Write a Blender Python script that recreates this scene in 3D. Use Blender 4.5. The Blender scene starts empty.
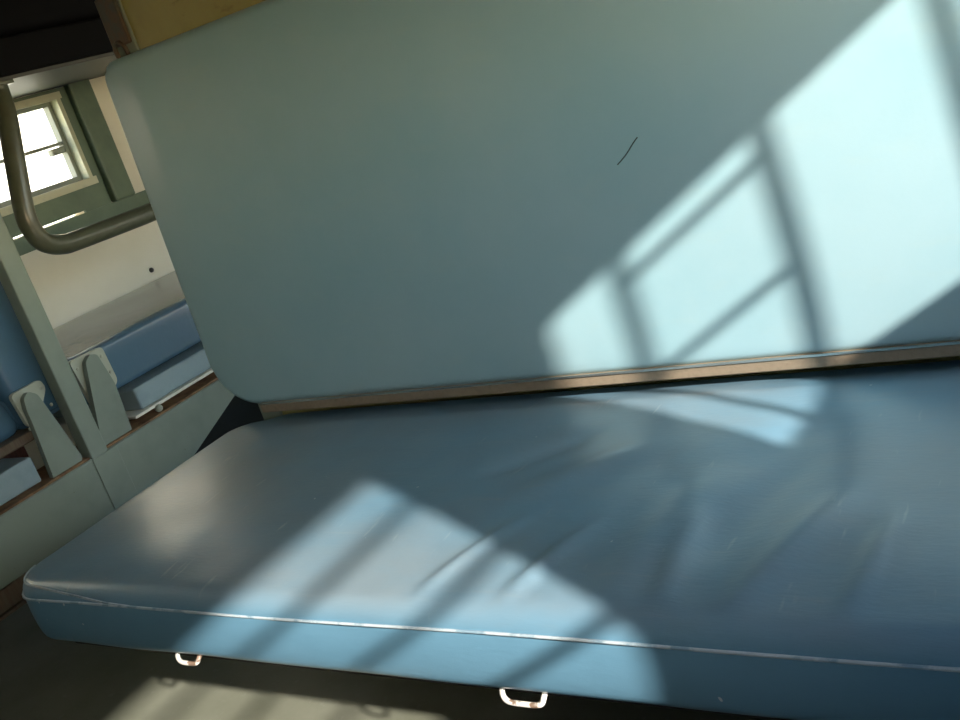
import bpy, bmesh, math, random
from mathutils import Vector, Matrix
import mathutils.noise as mn

S = bpy.context.scene
COL = S.collection
random.seed(4)

# ------------------------------------------------------------------ helpers
def tag(o, label=None, cat=None, group=None, kind=None):
    if label: o['label'] = label
    if cat: o['category'] = cat
    if group: o['group'] = group
    if kind: o['kind'] = kind
    return o

def empty(name, loc=(0, 0, 0), **k):
    o = bpy.data.objects.new(name, None)
    o.empty_display_size = .05
    COL.objects.link(o); o.location = loc
    return tag(o, **k)

def link(name, bm, mat, parent=None, smooth=True, **k):
    bmesh.ops.recalc_face_normals(bm, faces=bm.faces[:])
    me = bpy.data.meshes.new(name); bm.to_mesh(me); bm.free()
    mats = mat if isinstance(mat, (list, tuple)) else [mat]
    for m in mats: me.materials.append(m)
    for p in me.polygons: p.use_smooth = smooth
    o = bpy.data.objects.new(name, me); COL.objects.link(o)
    if parent:
        o.parent = parent
        o.matrix_parent_inverse = Matrix.Translation(parent.location).inverted()
    return tag(o, **k)

def box(bm, x0, x1, y0, y1, z0, z1, mi=0):
    v = [bm.verts.new((x, y, z)) for x in (x0, x1) for y in (y0, y1) for z in (z0, z1)]
    for f in ((0,1,3,2),(4,6,7,5),(0,4,5,1),(2,3,7,6),(0,2,6,4),(1,5,7,3)):
        bm.faces.new([v[i] for i in f]).material_index = mi

def bevel(bm, w, seg=2):
    bmesh.ops.bevel(bm, geom=bm.edges[:], offset=w, segments=seg, profile=.5, affect='EDGES', clamp_overlap=True)

def bbox(name, dims, mat, parent=None, bw=.003, **k):
    bm = bmesh.new(); box(bm, *dims)
    if bw: bmesh.ops.recalc_face_normals(bm, faces=bm.faces[:]); bevel(bm, bw)
    o = link(name, bm, mat, parent, smooth=False, **k)
    return o

def tube(bm, pts, r, n=12, closed=False, sub=6):
    """round tube through pts, corners smoothed with Catmull-Rom"""
    P = [Vector(p) for p in pts]; Q = []
    m = len(P)
    if sub > 1:
        rng = range(m) if closed else range(m - 1)
        for i in rng:
            p0 = P[(i-1) % m] if closed or i > 0 else P[0]
            p1 = P[i]; p2 = P[(i+1) % m]
            p3 = P[(i+2) % m] if closed or i + 2 < m else P[-1]
            for k in range(sub):
                t = k / sub
                Q.append(.5*((2*p1)+(p2-p0)*t+(2*p0-5*p1+4*p2-p3)*t*t+(3*p1-p0-3*p2+p3)*t**3))
        if not closed: Q.append(P[-1])
    else: Q = P
    rings = []; L = len(Q); up = None
    for i, q in enumerate(Q):
        a = Q[(i-1) % L] if closed or i > 0 else q
        b = Q[(i+1) % L] if closed or i < L-1 else q
        t = (b - a).normalized()
        if up is None:
            up = t.orthogonal().normalized()
        up = (up - t * up.dot(t)).normalized(); s = t.cross(up)
        rings.append([bm.verts.new(q + r*(math.cos(2*math.pi*j/n)*up + math.sin(2*math.pi*j/n)*s)) for j in range(n)])
    for i in range(L if closed else L-1):
        A, B = rings[i], rings[(i+1) % L]
        for j in range(n): bm.faces.new((A[j], A[(j+1) % n], B[(j+1) % n], B[j]))
    if not closed:
        bm.faces.new(rings[0]); bm.faces.new(rings[-1])

def prism_x(bm, poly, x0, x1):
    """polygon given in (y,z), extruded from x0 to x1"""
    A = [bm.verts.new((x0, y, z)) for y, z in poly]; B = [bm.verts.new((x1, y, z)) for y, z in poly]
    bm.faces.new(A); bm.faces.new(B[::-1]); n = len(poly)
    for i in range(n): bm.faces.new((A[i], A[(i+1) % n], B[(i+1) % n], B[i]))

def prism_y(bm, poly, y0, y1):
    A = [bm.verts.new((x, y0, z)) for x, z in poly]; B = [bm.verts.new((x, y1, z)) for x, z in poly]
    bm.faces.new(A); bm.faces.new(B[::-1]); n = len(poly)
    for i in range(n): bm.faces.new((A[i], A[(i+1) % n], B[(i+1) % n], B[i]))

def smooth_poly(poly, r, seg=4):
    out = []; n = len(poly)
    for i in range(n):
        p = Vector(poly[i]); a = Vector(poly[i-1]); b = Vector(poly[(i+1) % n])
        da = (a-p); db = (b-p); k = min(r, da.length*.45, db.length*.45)
        s = p + da.normalized()*k; e = p + db.normalized()*k
        for j in range(seg+1):
            t = j/seg; q = s*(1-t)**2 + p*2*t*(1-t) + e*t*t
            out.append((q.x, q.y))
    return out

def cushion(L, W, T, rplan, redge, step, disp=None):
    """padded slab, local box [0,L]x[0,W]x[0,T] (T = the face direction), rounded in plan and along its edges.
    rplan: radii of the four plan corners (x0y0, x1y0, x1y1, x0y1)"""
    bm = bmesh.new()
    def lin(a, n, e=redge):
        # denser near the two ends
        m = 5; xs = [e*(1-math.cos(math.pi/2*k/m)) for k in range(m)]
        k = max(2, int((a-2*e)/n)); mid = [e+(a-2*e)*i/k for i in range(k+1)]
        return xs + mid + [a-x for x in xs[::-1]]
    X, Y, Z = lin(L, step), lin(W, step), lin(T, step*1.5, min(redge, T*.45))
    cache = {}
    def vert(x, y, z):
        key = (round(x, 6), round(y, 6), round(z, 6))
        if key not in cache: cache[key] = bm.verts.new(key)
        return cache[key]
    def face(A, B, f):
        for i in range(len(A)-1):
            for j in range(len(B)-1):
                bm.faces.new((f(A[i], B[j]), f(A[i+1], B[j]), f(A[i+1], B[j+1]), f(A[i], B[j+1])))
    for z in (Z[0], Z[-1]): face(X, Y, lambda a, b: vert(a, b, z))
    for y in (Y[0], Y[-1]): face(X, Z, lambda a, b: vert(a, y, b))
    for x in (X[0], X[-1]): face(Y, Z, lambda a, b: vert(x, a, b))
    r = redge; rz = min(redge, T*.45)
    for v in bm.verts:
        x, y, z = v.co
        u0, v0 = x, y
        cx, cy, cz = min(max(x, r), L-r), min(max(y, r), W-r), min(max(z, rz), T-rz)
        d = Vector(((x-cx)/r, (y-cy)/r, (z-cz)/rz))
        if d.length > 0:
            mx = max(abs(d.x), abs(d.y), abs(d.z))
            d = d.normalized()*mx
            x, y, z = cx+d.x*r, cy+d.y*r, cz+d.z*rz
        # plan corners
        i = (0 if y < W/2 else 3) if x < L/2 else (1 if y < W/2 else 2)
        R = rplan[i]
        if R > 0:
            ax = (R-x) if x < L/2 else (x-(L-R)); ay = (R-y) if y < W/2 else (y-(W-R))
            if ax > 0 and ay > 0:
                k = max(ax, ay)/math.hypot(ax, ay)
                nx, ny = ax*k, ay*k
                x = (R-nx) if x < L/2 else (L-R+nx); y = (R-ny) if y < W/2 else (W-R+ny)
        v.co = (x, y, z)
        if disp: v.co = disp(Vector((x, y, z)), L, W, T)
    return bm

def crown(p, L, W, T, h=.012, p4=4):
    u = abs(2*p.x/L-1); w = abs(2*p.y/W-1)
    k = max(0, 1-u**p4)*max(0, 1-w**p4)
    return h*k*(p.z/T)

# ------------------------------------------------------------------ materials
def mat(name, col, rough=.5, metal=0, spec=.5, noise=None, bump=None, flecks=None, coat=0, top_dirt_sheen=None):
    """noise: (colour2, scale, stretch xyz, lo, hi); bump: (scale, strength, stretch)"""
    m = bpy.data.materials.new(name); m.use_nodes = True
    N = m.node_tree.nodes; K = m.node_tree.links
    b = N['Principled BSDF']
    b.inputs['Roughness'].default_value = rough; b.inputs['Metallic'].default_value = metal
    b.inputs['Specular IOR Level'].default_value = spec
    b.inputs['Coat Weight'].default_value = coat; b.inputs['Coat Roughness'].default_value = .25
    tc = N.new('ShaderNodeTexCoord')
    def nz(scale, stretch, detail=5, rough_=.6):
        mp = N.new('ShaderNodeMapping'); mp.inputs['Scale'].default_value = stretch
        K.new(tc.outputs['Object'], mp.inputs['Vector'])
        t = N.new('ShaderNodeTexNoise'); t.inputs['Scale'].default_value = scale
        t.inputs['Detail'].default_value = detail; t.inputs['Roughness'].default_value = rough_
        K.new(mp.outputs['Vector'], t.inputs['Vector'])
        return t.outputs['Fac']
    cur = None
    def mix(fac, c2):
        nonlocal cur
        mx = N.new('ShaderNodeMix'); mx.data_type = 'RGBA'
        if cur is None: mx.inputs['A'].default_value = (*col, 1)
        else: K.new(cur, mx.inputs['A'])
        mx.inputs['B'].default_value = (*c2, 1); K.new(fac, mx.inputs['Factor'])
        cur = mx.outputs['Result']
    def ramp(src, lo, hi, top=1.):
        r = N.new('ShaderNodeMapRange'); r.inputs['From Min'].default_value = lo; r.inputs['From Max'].default_value = hi
        r.inputs['To Max'].default_value = top
        K.new(src, r.inputs['Value']); return r.outputs['Result']
    for n_ in (noise or []):
        c2, sc, st, lo, hi = n_[:5]; top = n_[5] if len(n_) > 5 else 1.
        mix(ramp(nz(sc, st), lo, hi, top), c2)
    if top_dirt_sheen:                       # ground-in grey dust on the seat, painted sheen on the folded bench, thinner in patches
        c2, lo, hi = top_dirt_sheen
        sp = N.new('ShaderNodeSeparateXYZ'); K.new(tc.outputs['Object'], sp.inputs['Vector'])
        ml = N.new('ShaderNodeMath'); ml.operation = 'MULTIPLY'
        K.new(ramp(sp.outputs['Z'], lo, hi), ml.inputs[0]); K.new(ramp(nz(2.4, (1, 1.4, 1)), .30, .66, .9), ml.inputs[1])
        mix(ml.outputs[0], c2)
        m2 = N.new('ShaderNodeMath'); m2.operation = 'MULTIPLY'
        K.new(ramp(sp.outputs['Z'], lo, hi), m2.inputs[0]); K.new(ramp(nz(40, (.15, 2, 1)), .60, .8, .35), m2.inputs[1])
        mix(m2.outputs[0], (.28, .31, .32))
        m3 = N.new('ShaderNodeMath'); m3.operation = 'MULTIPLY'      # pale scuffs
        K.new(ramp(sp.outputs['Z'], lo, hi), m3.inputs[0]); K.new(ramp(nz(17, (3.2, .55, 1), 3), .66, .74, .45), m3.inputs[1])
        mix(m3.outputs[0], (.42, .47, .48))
    if flecks:
        c2, sc, lo = flecks
        mix(ramp(nz(sc, (1, 1, 1), 1), lo, lo+.02), c2)
    if cur is not None: K.new(cur, b.inputs['Base Color'])
    else: b.inputs['Base Color'].default_value = (*col, 1)
    if bump:
        src = None
        for sc, stn, st in bump:
            bp = N.new('ShaderNodeBump'); bp.inputs['Strength'].default_value = stn; bp.inputs['Distance'].default_value = .01
            K.new(nz(sc, st), bp.inputs['Height'])
            if src: K.new(src, bp.inputs['Normal'])
            src = bp.outputs['Normal']
        K.new(src, b.inputs['Normal'])
    return m

U = (1, 1, 1)
M_seat = mat('seat_vinyl', (.125, .275, .39), .34, spec=.8, coat=.3,
             noise=[((.09, .22, .32), 14, (.35, 2.5, 1), .5, .8, .5)],
             top_dirt_sheen=((.20, .26, .295), .082, .108),
             flecks=((.55, .6, .6), 70, .80),
             bump=[(9, .10, U), (240, .06, (.25, 1, 1))])
M_back = mat('backrest_vinyl', (.345, .52, .57), .37, spec=.5,
             noise=[((.28, .475, .535), 4, U, .4, .7, .7), ((.40, .52, .50), 30, (.3, 1, 1), .55, .8, .3)],
             bump=[(5, .06, U), (260, .03, U)])
M_side = mat('side_vinyl', (.07, .15, .225), .24, spec=.7, coat=.5,
             noise=[((.07, .16, .27), 8, U, .45, .7, .7)], bump=[(14, .25, U)])
M_fold = mat('sheen_top_side_vinyl', (.07, .15, .225), .24, spec=.7, coat=.5, top_dirt_sheen=((.30, .31, .33), .556, .574), bump=[(14, .2, U)])  # pale top puts the sheen of the reflected wall into the colour
M_pipe = mat('worn_piping', (.42, .50, .54), .45, noise=[((.15, .26, .34), 30, U, .5, .6, .8)])
M_tan = mat('tan_edging', (.27, .215, .15), .45, noise=[((.20, .16, .11), 120, (1, 1, 1), .45, .7, .7)])
M_alu = mat('aluminium_lip', (.75, .74, .68), .25, metal=.9)
M_paint = mat('grey_green_paint', (.23, .28, .235), .42, noise=[((.19, .235, .20), 9, U, .45, .7, .8), ((.10, .075, .04), 60, U, .70, .76, .8)], bump=[(30, .05, U)])
M_paint2 = mat('pale_green_plate_paint', (.42, .45, .37), .42, noise=[((.20, .15, .09), 50, U, .64, .74, .8)])
M_green = mat('window_surround_paint', (.14, .20, .14), .45, noise=[((.10, .15, .11), 12, U, .4, .7, .8)])
M_frame = mat('window_frame_paint', (.56, .58, .44), .35, noise=[((.36, .40, .33), 20, U, .5, .7, .7)])
M_tray = mat('pale_blue_tray_paint', (.30, .40, .43), .35, noise=[((.22, .31, .35), 15, U, .45, .7, .8)])
M_far = mat('pale_grey_laminate', (.66, .68, .64), .5)
M_cream = mat('cream_laminate', (.84, .81, .70), .5, noise=[((.76, .72, .60), 6, U, .4, .8, .6)])
M_yellow = mat('yellow_partition_laminate', (.38, .35, .125), .5, noise=[((.29, .25, .085), 7, U, .4, .7, .8), ((.22, .18, .06), 25, (1, 1, 3), .62, .75, .7)])
M_wood = mat('brown_plywood', (.12, .095, .06), .6, noise=[((.09, .05, .03), 12, (1, 8, 1), .4, .7, .9)])
M_redwood = mat('dark_red_board', (.055, .018, .012), .5, noise=[((.02, .01, .008), 12, (1, 8, 1), .4, .7, .9)])
M_dust = mat('dusty_rust_ledge', (.25, .15, .075), .8, noise=[((.12, .06, .03), 25, U, .45, .65, .9)])
M_rail = mat('rail_dark_paint', (.10, .11, .075), .28, spec=.6, noise=[((.07, .075, .05), 25, U, .4, .7, .8)])
M_dark = mat('dark_berth_rexine', (.006, .006, .008), .7, spec=.1)
M_under = mat('berth_underside_board', (.075, .075, .072), .5)
M_gusset = mat('dark_blue_gusset', (.012, .022, .035), .5)
M_rust = mat('rusty_brown_latch', (.085, .052, .03), .6, noise=[((.06, .06, .045), 60, U, .45, .6, .9)])
M_loop = mat('chipped_white_loop', (.80, .78, .72), .4, noise=[((.14, .07, .03), 40, U, .56, .62, .9)])
M_floor = mat('floor_vinyl', (.19, .20, .155), .45, noise=[((.13, .14, .10), 5, U, .4, .7, .9), ((.28, .30, .26), 40, U, .6, .8, .6)],
              bump=[(20, .05, U)])
M_ceil = mat('ceiling_laminate', (.22, .22, .19), .6)
M_wallr = mat('wall_laminate', (.26, .30, .27), .5)
M_near = mat('teal_rexine_panel', (.10, .19, .22), .5)
M_bar = mat('window_bar_paint', (.25, .28, .25), .4)
M_screw = mat('dark_screw', (.03, .03, .03), .4, metal=.5)
M_scratch = mat('scratch_cut', (.03, .05, .05), .7)
M_base = mat('berth_base_board', (.05, .045, .04), .7)
M_ground = mat('trackside_ground', (.35, .33, .24), .9, noise=[((.20, .27, .10), .4, U, .4, .6, .9)])

# ------------------------------------------------------------------ the setting
XR, XL, YN, YF, ZC = 1.87, -1.20, -1.50, 2.60, 2.25
WY = .62                                     # partition plane behind the folded middle berth

def wall_x(name, x0, x1, ys, zs, holes, m):
    """slab x0..x1 pierced by rectangular holes (y0,y1,z0,z1)"""
    bm = bmesh.new()
    yc = sorted({ys[0], ys[1], *[h[0] for h in holes], *[h[1] for h in holes]})
    for a, b in zip(yc, yc[1:]):
        mid = (a+b)/2; z = zs[0]
        for h in sorted((h for h in holes if h[0] <= mid <= h[1]), key=lambda h: h[2]):
            box(bm, x0, x1, a, b, z, h[2]); z = h[3]
        box(bm, x0, x1, a, b, z, zs[1])
    return link(name, bm, m, smooth=False, kind='structure')

WA = (-.118, .48, .928, 1.306)                 # berth-side window, shutter half down
WB = (-1.05, -.455, .86, 1.316)              # facing-berth window
WC = (.74, 1.40, .75, 1.45)                  # next bay
WD = (1.75, 2.40, .75, 1.45)
WS = (.86, 1.355, .905, 1.185)               # window of the side berth
SLIT = (1.025, 1.284, .8355, .8425)
WS2 = (-.25, .10, .98, 1.20)

bm = bmesh.new(); box(bm, XL-.05, XR+.05, YN-.05, YF+.05, -.05, 0); link('floor', bm, M_floor, smooth=False, kind='structure')
bm = bmesh.new(); box(bm, XL-.05, XR+.05, YN-.05, YF+.05, ZC, ZC+.05); link('ceiling', bm, M_ceil, smooth=False, kind='structure')
wall_x('wall_right', XR, XR+.05, (YN-.05, YF+.05), (0, ZC), [WA, WB, WC, WD], M_wallr)
wl = wall_x('wall_left', XL-.05, XL, (YN-.05, YF+.05), (0, ZC), [WS, SLIT, WS2], M_cream)
bm = bmesh.new(); box(bm, XL, XR, YN-.05, YN, 0, ZC); link('wall_near', bm, M_near, smooth=False, kind='structure')
bm = bmesh.new(); box(bm, XL, XR, YF, YF+.05, 0, ZC); link('wall_far', bm, M_far, smooth=False, kind='structure')
bm = bmesh.new(); box(bm, 0, XR, WY, WY+.012, 0, ZC); box(bm, 0, XR, WY+.012, WY+.025, 0, ZC, 1); link('wall_partition', bm, (M_yellow, M_far), smooth=False, kind='structure')
bm = bmesh.new(); box(bm, -40, 40, -40, 40, -1.25, -1.2); link('ground', bm, M_ground, smooth=False, kind='structure')

# pale wall added outside to bounce sunlight in through the small window
bm = bmesh.new(); box(bm, -9.5, -7, -14, 16, -1.2, 7); link('bounce_wall', bm, mat('pale_bounce_paint', (.84, .80, .68), .8, noise=[((.55, .60, .40), .5, U, .5, .7, .8)]), smooth=False, kind='structure')
# right-hand windows: frame + bars (they throw the barred sunlight on the berth)
def win_frame(parent, h, x0, x1, w=.03, m=M_bar):
    bm = bmesh.new()
    box(bm, x0, x1, h[0]-w, h[0], h[2]-w, h[3]+w); box(bm, x0, x1, h[1], h[1]+w, h[2]-w, h[3]+w)
    box(bm, x0, x1, h[0], h[1], h[2]-w, h[2]); box(bm, x0, x1, h[0], h[1], h[3], h[3]+w)
    return link('frame', bm, m, parent, smooth=False)
def bar(parent, a, b, r=.007):
    bm = bmesh.new(); tube(bm, [a, b], r, 10, sub=1); return link('bar', bm, M_bar, parent)
w1 = empty('window_1', (XR, .2, .93), kind='structure'); win_frame(w1, WA, XR-.012, XR)
for y in (-.031, .098, .220, .342): bar(w1, (XR+.02, y, WA[2]), (XR+.02, y, WA[3]), .0095)
for z in (1.253, 1.104): bar(w1, (XR+.02, -.031, z), (XR+.02, .098, z), .0068)
w2 = empty('window_2', (XR, -.75, .86), kind='structure'); win_frame(w2, WB, XR-.012, XR)
for z in (1.229, 1.115, .996): bar(w2, (XR+.02, WB[0], z), (XR+.02, WB[1], z), .0075)
w4 = empty('window_4', (XR, 1.1, .80), kind='structure'); win_frame(w4, WC, XR-.012, XR)
for z in (.9, 1.0, 1.1, 1.2, 1.3): bar(w4, (XR+.02, WC[0], z), (XR+.02, WC[1], z), .0075)
w6 = empty('window_6', (XR, 2.1, .75), kind='structure'); win_frame(w6, WD, XR-.012, XR)
w5 = empty('window_5', (XL, 0, .85), kind='structure'); win_frame(w5, WS2, XL, XL+.012)

# the side-berth window seen in the photo
w3 = empty('window_3', (XL, 1.1, .9), kind='structure')
bm = bmesh.new()
y0, y1, z0, z1 = WS
box(bm, XL-.05, XL+.012, y1-.014, y1, z0, z1); box(bm, XL-.05, XL+.012, y0, y0+.03, z0, z1)
box(bm, XL-.05, XL+.022, y0, y1+.004, z0, z0+.022); box(bm, XL-.05, XL+.016, y0, y1+.004, z1-.02, z1)
link('frame', bm, M_frame, w3, smooth=False)
bm = bmesh.new()
box(bm, XL-.045, XL-.02, y1-.028, y1-.014, z0+.022, z1-.02)
box(bm, XL-.045, XL-.02, y0+.03, y1-.028, z0+.022, z0+.036); box(bm, XL-.045, XL-.02, y0+.03, y1-.028, z1-.032, z1-.02)
link('sash', bm, M_bar, w3, smooth=False)
bm = bmesh.new(); box(bm, XL-.04, XL-.025, y0+.03, y1-.028, 1.040, 1.050); link('rail', bm, M_bar, w3, smooth=False)
bm = bmesh.new(); box(bm, XL-.045, XL-.02, y1-.075, y1-.028, 1.016, 1.036); bevel(bm, .004); link('latch', bm, M_bar, w3, smooth=False)

# green painted surround of that window, with the light slit through it
bm = bmesh.new()
box(bm, XL, XL+.008, .60, WS[1]+.03, SLIT[3], WS[2])
box(bm, XL, XL+.008, .60, SLIT[0], SLIT[2], SLIT[3]); box(bm, XL, XL+.008, SLIT[1], WS[1]+.03, SLIT[2], SLIT[3])
box(bm, XL, XL+.012, .60, 1.56, .790, SLIT[2])
box(bm, XL, XL+.010, WS[1], WS[1]+.03, WS[2], 1.194); box(bm, XL, XL+.010, .60, WS[1], WS[3], 1.194)
link('trim_1', bm, M_green, smooth=False, kind='structure')
bm = bmesh.new(); box(bm, XL, XL+.03, 1.388, 1.468, .835, ZC); bevel(bm, .006); link('trim_2', bm, M_green, smooth=False, kind='structure')

# ------------------------------------------------------------------ lower berth (the seat)
lb = empty('lower_berth', (.95, .3, 0), label='long dusty blue padded seat lit by barred window sunlight', cat='seat')
SX0, SX1, SY0, SY1, SZ0, SZ1 = -.026, 1.86, 0.0, .585, .346, .452
RP = (.065, .03, .03, .10)
folds = [  # (x0,y0,x1,y1,width,height)
    (.86, .03, .90, .14, .012, .0035), (.75, .035, .80, .16, .010, .003), (1.03, .03, 1.02, .17, .015, .004),
    (1.10, .02, 1.16, .20, .020, .005), (1.20, .03, 1.22, .16, .012, .004), (.97, .05, 1.02, .30, .030, .004),
    (1.00, .25, 1.12, .40, .035, -.003), (.78, .22, .90, .34, .030, .004), (.70, .28, .80, .38, .020, -.003),
    (1.05, .10, 1.10, .30, .030, -.005)]
def seat_disp(p, L, W, T):
    x, y, z = p
    k = z/T
    inner = min(1, max(0, min(x, L-x)/.05))*min(1, max(0, min(y, W-y)/.03))
    dz = crown(p, L, W, T, .010)
    wx, wy = x+SX0, y+SY0
    if k > .55:
        dz += .0035*inner*mn.noise(Vector((wx*4, wy*5, 1.7))) + .0012*inner*mn.noise(Vector((wx*16, wy*9, 4.2)))
        for (ax, ay, bx, by, w, h) in folds:
            d = Vector((bx-ax, by-ay)); q = Vector((wx-ax, wy-ay)); t = q.dot(d)/d.length_squared
            if -.6 < t < 1.6:
                e = abs(q.x*d.y-q.y*d.x)/d.length
                dz += 1.7*h*inner*math.exp(-(e/w)**2)*math.exp(-((t-.5)/.55)**4)
        dz -= .016*max(0, (y-W+.10)/.10)*inner**.5      # tucked in under the backrest
    # front face bulges between seam and bottom
    if y < .004 or (x < .004):
        pass
    out = .006*math.sin(math.pi*min(1, max(0, k)))*max(0, 1-y/.05)
    out += .002*mn.noise(Vector((wx*7, z*12, 9)))*max(0, 1-y/.04)
    return Vector((x, y-out, z+dz))
bm = cushion(SX1-SX0, SY1-SY0, SZ1-SZ0, RP, .020, .0085, seat_disp)
o = link('cushion', bm, M_seat, lb); o.matrix_parent_inverse = Matrix(); o.location = Vector((SX0, SY0, SZ0))-lb.location
def rr_outline(off=0):
    pts = []
    def arc(cx, cy, r, a0, a1, n=8):
        for i in range(n+1):
            a = math.radians(a0+(a1-a0)*i/n); pts.append((cx+(r+off)*math.cos(a), cy+(r+off)*math.sin(a)))
    arc(SX0+RP[0], SY0+RP[0], RP[0], 180, 270); n = 40
    for i in range(1, n): pts.append((SX0+RP[0]+(SX1-.03-SX0-RP[0])*i/n, SY0-off))
    arc(SX1-.03, SY0+.03, .03, 270, 360); arc(SX1-.03, SY1-.03, .03, 0, 90); arc(SX0+RP[3], SY1-RP[3], RP[3], 90, 180)
    return pts
# stitched piping round the rim, and the loose second fold of the cover at the corner
bm = bmesh.new()
pp = []
for (x, y) in rr_outline(.0018):
    pp.append((x, y-.003*max(0, 1-y/.05), .4295+.0012*math.sin(x*9)))
tube(bm, pp, .0019, 8, closed=True, sub=1)
link('piping', bm, M_pipe, lb)
bm = bmesh.new()
def fold_at(x):
    return .4475-.0175*min(1, max(0, (x-.02)/.22))**1.3
pts = []
for (x, y) in rr_outline(0):
    if y > .06 or x > .30: continue
    z = fold_at(x); ins = .02-math.sqrt(max(0, .0004-max(0, z-.432)**2))-.0006
    c = Vector((SX0+RP[0], SY0+RP[0])); dvec = (c-Vector((x, y))) if x < c.x else Vector((0, 1))
    dvec.normalize()
    out = .006*math.sin(math.pi*(z-SZ0)/(SZ1-SZ0))*max(0, 1-(y+ins)/.05)
    pts.append((x+dvec.x*ins, y+dvec.y*ins-out, z+.0008))
tube(bm, pts, .0018, 6, sub=1); link('cover_fold', bm, M_pipe, lb)
bbox('base_board', (.03, 1.86, .03, WY-.003, .325, .348), M_base, lb)
for x in (.10, 1.78): bbox('leg', (x, x+.04, .52, .56, 0, .326), M_paint, lb)
def loop(xc, w, drop):
    bm = bmesh.new(); y = .012; zt = .348; zb = .346-drop; h = w/2
    tube(bm, [(xc-h, y+.012, zt), (xc-h, y, zt-drop*.45), (xc-h+.006, y-.004, zb), (xc, y-.005, zb-.001), (xc+h-.006, y-.004, zb), (xc+h, y, zt-drop*.45), (xc+h, y+.012, zt)], .0032, 8)
    return link('chain_loop', bm, M_loop, lb, label='chipped white metal loop under the seat edge')
loop(.316, .044, .0105); loop(.846, .053, .0135)

# ------------------------------------------------------------------ middle berth folded down as the backrest
mb = empty('middle_berth', (.95, .6, .45), label='large pale teal padded backrest behind the seat', cat='backrest')
BX0, BX1 = -.058, 1.86
BW = .653; BT = .05
ang = math.atan(.045)
def back_disp(p, L, W, T):
    dz = crown(p, L, W, T, .006, 8)
    k = p.z/T
    if k > .55:
        inner = min(1, max(0, min(p.x, L-p.x)/.06))*min(1, max(0, min(p.y, W-p.y)/.06))
        dz += .003*inner*mn.noise(Vector((p.x*2.5, p.y*3, 5.1)))
        dz += .006*math.exp(-((p.x-.075-.02*p.y)/.035)**2)*inner*max(0, (p.y-.2))/.4
    return Vector((p.x, p.y, p.z+dz))
bm = cushion(BX1-BX0, BW, BT, (.10, .03, .03, .035), .016, .0105, back_disp)
# local x along berth, local y up, local z towards the seat (-y)
rot = Matrix(((1, 0, 0), (0, math.sin(ang), -math.cos(ang)), (0, math.cos(ang), math.sin(ang)))).to_4x4()
bm.transform(Matrix.Translation((BX0, .585, .476)) @ rot)
bk = link('cushion', bm, M_back, mb)
# aluminium framed tan edging along the bottom
bm = bmesh.new(); box(bm, .045, 1.86, .5325, .585, .4645, .4835); bevel(bm, .002); link('edging', bm, M_tan, mb, smooth=False)
bm = bmesh.new(); box(bm, .046, 1.86, .5305, .5330, .4815, .4845); link('lip', bm, M_alu, mb, smooth=False)
bm = bmesh.new(); prism_x(bm, [(.588, .47), (.600, .47), (.617, 1.11), (.612, 1.11)], -.03, 1.86)
link('back_board', bm, M_paint, mb, smooth=False)
# old cut in the cover, laid on the cushion surface
from mathutils.bvhtree import BVHTree
tree = BVHTree.FromPolygons([v.co.copy() for v in bk.data.vertices], [tuple(p.vertices) for p in bk.data.polygons])
bm = bmesh.new(); pts = []
for k in range(9):
    t = k/8; q = Vector((.8585+.038*t+.0015*math.sin(t*5), .3, .7765+.0295*t))
    hit = tree.ray_cast(q, Vector((0, 1, 0)))[0]; pts.append((hit.x, hit.y-.0001, hit.z))
tube(bm, pts, .0009, 6, sub=2); link('cut_mark', bm, M_scratch, mb, label='thin dark cut in the pale cover')
# thin worn steel edge on the aisle end of the panel
bm = bmesh.new(); tube(bm, [(BX0-.001, .585, .62), (BX0-.001, .600, .85), (BX0-.001, .612, 1.08)], .0028, 6); link('end_bead', bm, M_alu, mb)

# ------------------------------------------------------------------ partition post with latch and gusset
pp_ = empty('partition_post', (-.03, .62, 0), label='grey-green steel post at the aisle end of the backrest', cat='post')
bbox('shaft', (-.056, -.002, .618, .645, 0, ZC), M_paint, pp_)
bbox('latch_plate', (-.054, -.006, .610, .618, 1.150, 1.235), M_rust, pp_, label='rusty brown latch plate')
bm = bmesh.new(); tube(bm, [(-.050, .614, 1.128), (-.050, .612, 1.146), (-.043, .611, 1.156), (-.031, .611, 1.156), (-.024, .612, 1.146), (-.024, .614, 1.128)], .0042, 8)
link('hook', bm, M_rust, pp_)
bm = bmesh.new(); prism_y(bm, [(-.058, .56), (-.10, .478), (-.345, .315), (-.30, .28), (-.058, .28)], .622, .638)
link('gusset_plate', bm, M_gusset, pp_, smooth=False, label='dark blue sloping gusset plate')

# ------------------------------------------------------------------ across the aisle
# base beam
be = empty('base_beam', (-.64, .6, 0), label='grey-green steel beam running low along the aisle edge', cat='beam')
bbox('channel', (-.665, -.62, YN, YF, .220, .357), M_paint, be, bw=.004)
bm = bmesh.new(); box(bm, -.76, -.626, YN, YF, .3565, .362); link('ledge', bm, M_dust, be, smooth=False, label='dusty rust brown ledge')
for y in (-.9, 1.9): bbox('foot', (-.665, -.625, y, y+.05, 0, .2205), M_paint, be)
# pillar
pl = empty('support_pillar', (-.63, .62, 0), label='grey-green steel pillar between the two side benches', cat='pillar')
bbox('shaft', (-.655, -.617, .598, .645, .345, ZC), M_paint, pl)
bm = bmesh.new(); box(bm, -.62, -.6155, .596, .668, .222, .356); bevel(bm, .0012, 1); link('foot_plate', bm, M_paint, pl, smooth=False)

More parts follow.
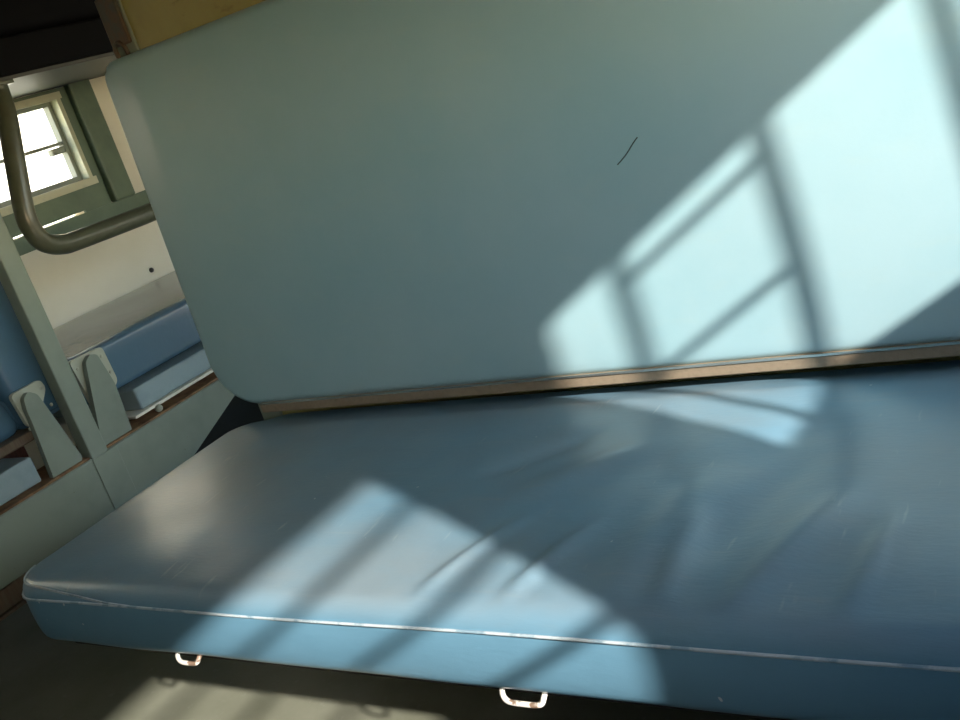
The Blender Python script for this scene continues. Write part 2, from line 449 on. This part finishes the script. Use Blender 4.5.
def hinge(root, dy, arm, plate):
    bm = bmesh.new(); prism_x(bm, smooth_poly([(y+dy, z) for y, z in plate], .012), -.668, -.656)
    pt = link('hinge_plate', bm, M_paint2, root, smooth=False)
    for (y, z) in rivets:
        bm = bmesh.new(); bmesh.ops.create_uvsphere(bm, u_segments=10, v_segments=6, radius=.0042, matrix=Matrix.Translation((-.656, y+dy, z)) @ Matrix.Diagonal((.6, 1, 1, 1)))
        r = link('rivet', bm, M_paint2, pt); 
    bm = bmesh.new(); prism_x(bm, smooth_poly([(y+dy, z) for y, z in arm], .007), -.651, -.636)
    bmesh.ops.recalc_face_normals(bm, faces=bm.faces[:])
    link('hinge_arm', bm, M_paint, root, smooth=False)
rivets = [(.684, .548), (.756, .549), (.690, .480), (.762, .505)]

# next bay's side bench: backrest folded flat
s1 = empty('aisle_bench', (-.9, .9, .36), label='blue side bench beyond the pillar, backrest folded flat under the cream wall', cat='bench')
def rough_cush(h=.006, s=7, seed=0.):
    def f(p, L, W, T):
        n = mn.noise(Vector((p.x*s, p.y*s, p.z*s+seed)))
        return p + Vector((0, 0, crown(p, L, W, T, .006))) + Vector((h*.4*n, h*n, h*.4*n))
    return f
bm = cushion(.50, .93, .122, (.03, .03, .03, .03), .016, .014, rough_cush(.004, 6))
bm.transform(Matrix.Translation((-1.185, .695, .448)))
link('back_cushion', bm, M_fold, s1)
hinge(s1, 0, [(.690, .530), (.698, .558), (.716, .570), (.734, .562), (.747, .480), (.738, .357), (.645, .357)],
      [(.670, .572), (.768, .570), (.772, .478), (.700, .432), (.684, .440)])
tr = bbox('seat_tray', (-1.18, -.655, .800, 1.62, .384, .440), M_tray, s1, bw=.005)
bbox('tray_lip', (-1.18, -.642, .765, 1.62, .376, .3835), M_cream, tr, bw=.001)
bm = bmesh.new(); bmesh.ops.create_uvsphere(bm, u_segments=10, v_segments=8, radius=.010, matrix=Matrix.Translation((-.640, .835, .371)))
link('adjuster_knob', bm, M_paint2, s1)

# our bay's side bench: backrest upright
s2 = empty('aisle_bench', (-.9, .2, .36), label='blue side bench left of the pillar, backrest standing upright', cat='bench')
bm = cushion(.50, .62, .125, (.03, .03, .03, .03), .022, .014, rough_cush(.004, 6, 3.))
bm.transform(Matrix.Translation((-1.185, .645, .470)) @ Matrix.Rotation(math.radians(90), 4, 'X'))
link('back_cushion', bm, M_side, s2)
bm = cushion(.49, .13, .095, (.03, .03, .03, .03), .03, .012, rough_cush(.010, 16, 7.))
bm.transform(Matrix.Translation((-1.18, .395, .468)))
link('cushion_skirt', bm, M_side, s2)
hinge(s2, -.176, [(.690, .525), (.696, .551), (.712, .560), (.730, .545), (.765, .372), (.760, .357), (.679, .357), (.690, .500)],
      [(.682, .566), (.762, .568), (.768, .545), (.712, .478), (.690, .485)])
bbox('seat_board', (-1.18, -.662, -.30, .540, .452, .474), M_wood, s2)
bbox('back_rail', (-1.18, -.76, -.30, .545, .395, .4525), M_redwood, s2)
bbox('seat_tray', (-1.18, -.655, -.30, .488, .364, .426), M_tray, s2, bw=.004)
# wooden locker under the beam
lk = empty('under_seat_board', (-.9, .2, 0), label='brown plywood board low under the beam at the left edge', cat='board')
bbox('panel', (-.70, -.68, -1.2, .45, .150, .196), M_wood, lk)
bbox('edge_strip', (-.70, -.672, -1.2, .45, .142, .150), M_wood, lk, bw=.001)
bbox('stile', (-.70, -.68, -.9, -.86, 0, .143), M_wood, lk)

# side upper berth and the hanging rail
ub = empty('side_upper_berth', (-.9, 1.6, 1.2), label='dark side upper berth above the small window', cat='berth')
bbox('frame', (XL, -.625, .648, 2.5, 1.204, 1.285), M_dark, ub, bw=.006)
bbox('underside_board', (XL, -.64, .655, 2.5, 1.196, 1.2045), M_under, ub, bw=.001)
bm = cushion(.565, 1.84, .14, (.03,)*4, .035, .03, rough_cush(.004, 5)); bm.transform(Matrix.Translation((-1.195, .655, 1.284)))
link('cushion', bm, M_dark, ub)
gr = empty('grab_rail', (-.62, .95, 1.2), label='dark green bent tube rail hanging before the small window', cat='rail')
bm = bmesh.new()
tube(bm, [(-.645, .784, 1.1875), (-.642, .780, 1.165), (-.62, .758, 1.120), (-.61, .725, 1.03), (-.605, .692, .925), (-.605, .690, .880), (-.605, .705, .845), (-.605, .745, .826), (-.605, .80, .8215),
          (-.605, 1.02, .817), (-.605, 1.25, .817), (-.605, 1.35, .826), (-.605, 1.39, .87), (-.61, 1.38, .95), (-.62, 1.345, 1.120), (-.642, 1.318, 1.165), (-.645, 1.314, 1.1875)], .0225, 16)
link('tube', bm, M_rail, gr)
for y in (.784, 1.314): bbox('flange', (-.680, -.628, y-.035, y+.035, 1.1865, 1.1955), M_rail, gr, bw=.002)
# screw in the cream wall
bm = bmesh.new(); bmesh.ops.create_uvsphere(bm, u_segments=12, v_segments=8, radius=.008, matrix=Matrix.Translation((XL+.002, 1.43, .600)))
sc = link('wall_screw', bm, M_screw, label='small dark screw head in cream wall above the folded cushion', cat='screw')

# main upper berth overhead (its shade falls on the partition and the top of the backrest)
ob = empty('upper_berth', (.95, .3, 1.5), label='upper berth overhead, above the folded backrest', cat='berth')
bbox('frame', (.01, 1.86, .0, WY-.002, 1.50, 1.54), M_under, ob)
bm = cushion(1.84, .60, .09, (.03,)*4, .02, .03, rough_cush(.003, 5)); bm.transform(Matrix.Translation((.015, .01, 1.54)))
link('cushion', bm, M_side, ob)

# ------------------------------------------------------------------ light
sun = bpy.data.lights.new('sun', 'SUN'); sun.energy = 5.7; sun.angle = math.radians(1.1); sun.color = (1, .915, .82)
so = bpy.data.objects.new('sun', sun); COL.objects.link(so)
d = Vector((-1, .53, -.6)).normalized()
so.rotation_euler = d.to_track_quat('-Z', 'Y').to_euler(); so.location = (8, -4, 6)
w = bpy.data.worlds.new('sky'); S.world = w; w.use_nodes = True
N = w.node_tree.nodes; K = w.node_tree.links
st = N.new('ShaderNodeTexSky'); st.sky_type = 'NISHITA'; st.sun_disc = False
st.sun_elevation = math.atan2(.6, math.hypot(1, .53)); st.sun_rotation = math.atan2(1, -.53)
st.dust_density = 1.0; st.air_density = 1.2
K.new(st.outputs['Color'], N['Background'].inputs['Color']); N['Background'].inputs['Strength'].default_value = .58

# ------------------------------------------------------------------ camera
cd = bpy.data.cameras.new('camera'); cam = bpy.data.objects.new('camera', cd); COL.objects.link(cam)
R = Matrix(((.82593888, -.08637269, -.55710387), (.48070598, -.4083688, .77598755), (-.29452798, -.90872145, -.2957678)))
right, down, fwd = R.col[0], R.col[1], R.col[2]
mw = Matrix((right, -down, -fwd)).transposed().to_4x4(); mw.translation = (2.634*.55, -1.30*.55, 1.0)
cam.matrix_world = mw
cd.sensor_width = 36; cd.lens = 1032/960*36; cd.clip_start = .02
S.camera = cam

S.view_settings.view_transform = 'Standard'; S.view_settings.look = 'None'
S.view_settings.gamma = 1; S.view_settings.use_curve_mapping = False
S.view_settings.exposure = 1.0
S.cycles.use_denoising = True
S.cycles.max_bounces = 10; S.cycles.diffuse_bounces = 6; S.cycles.glossy_bounces = 4
S.cycles.sample_clamp_indirect = 6
S.cycles.caustics_reflective = False; S.cycles.caustics_refractive = False
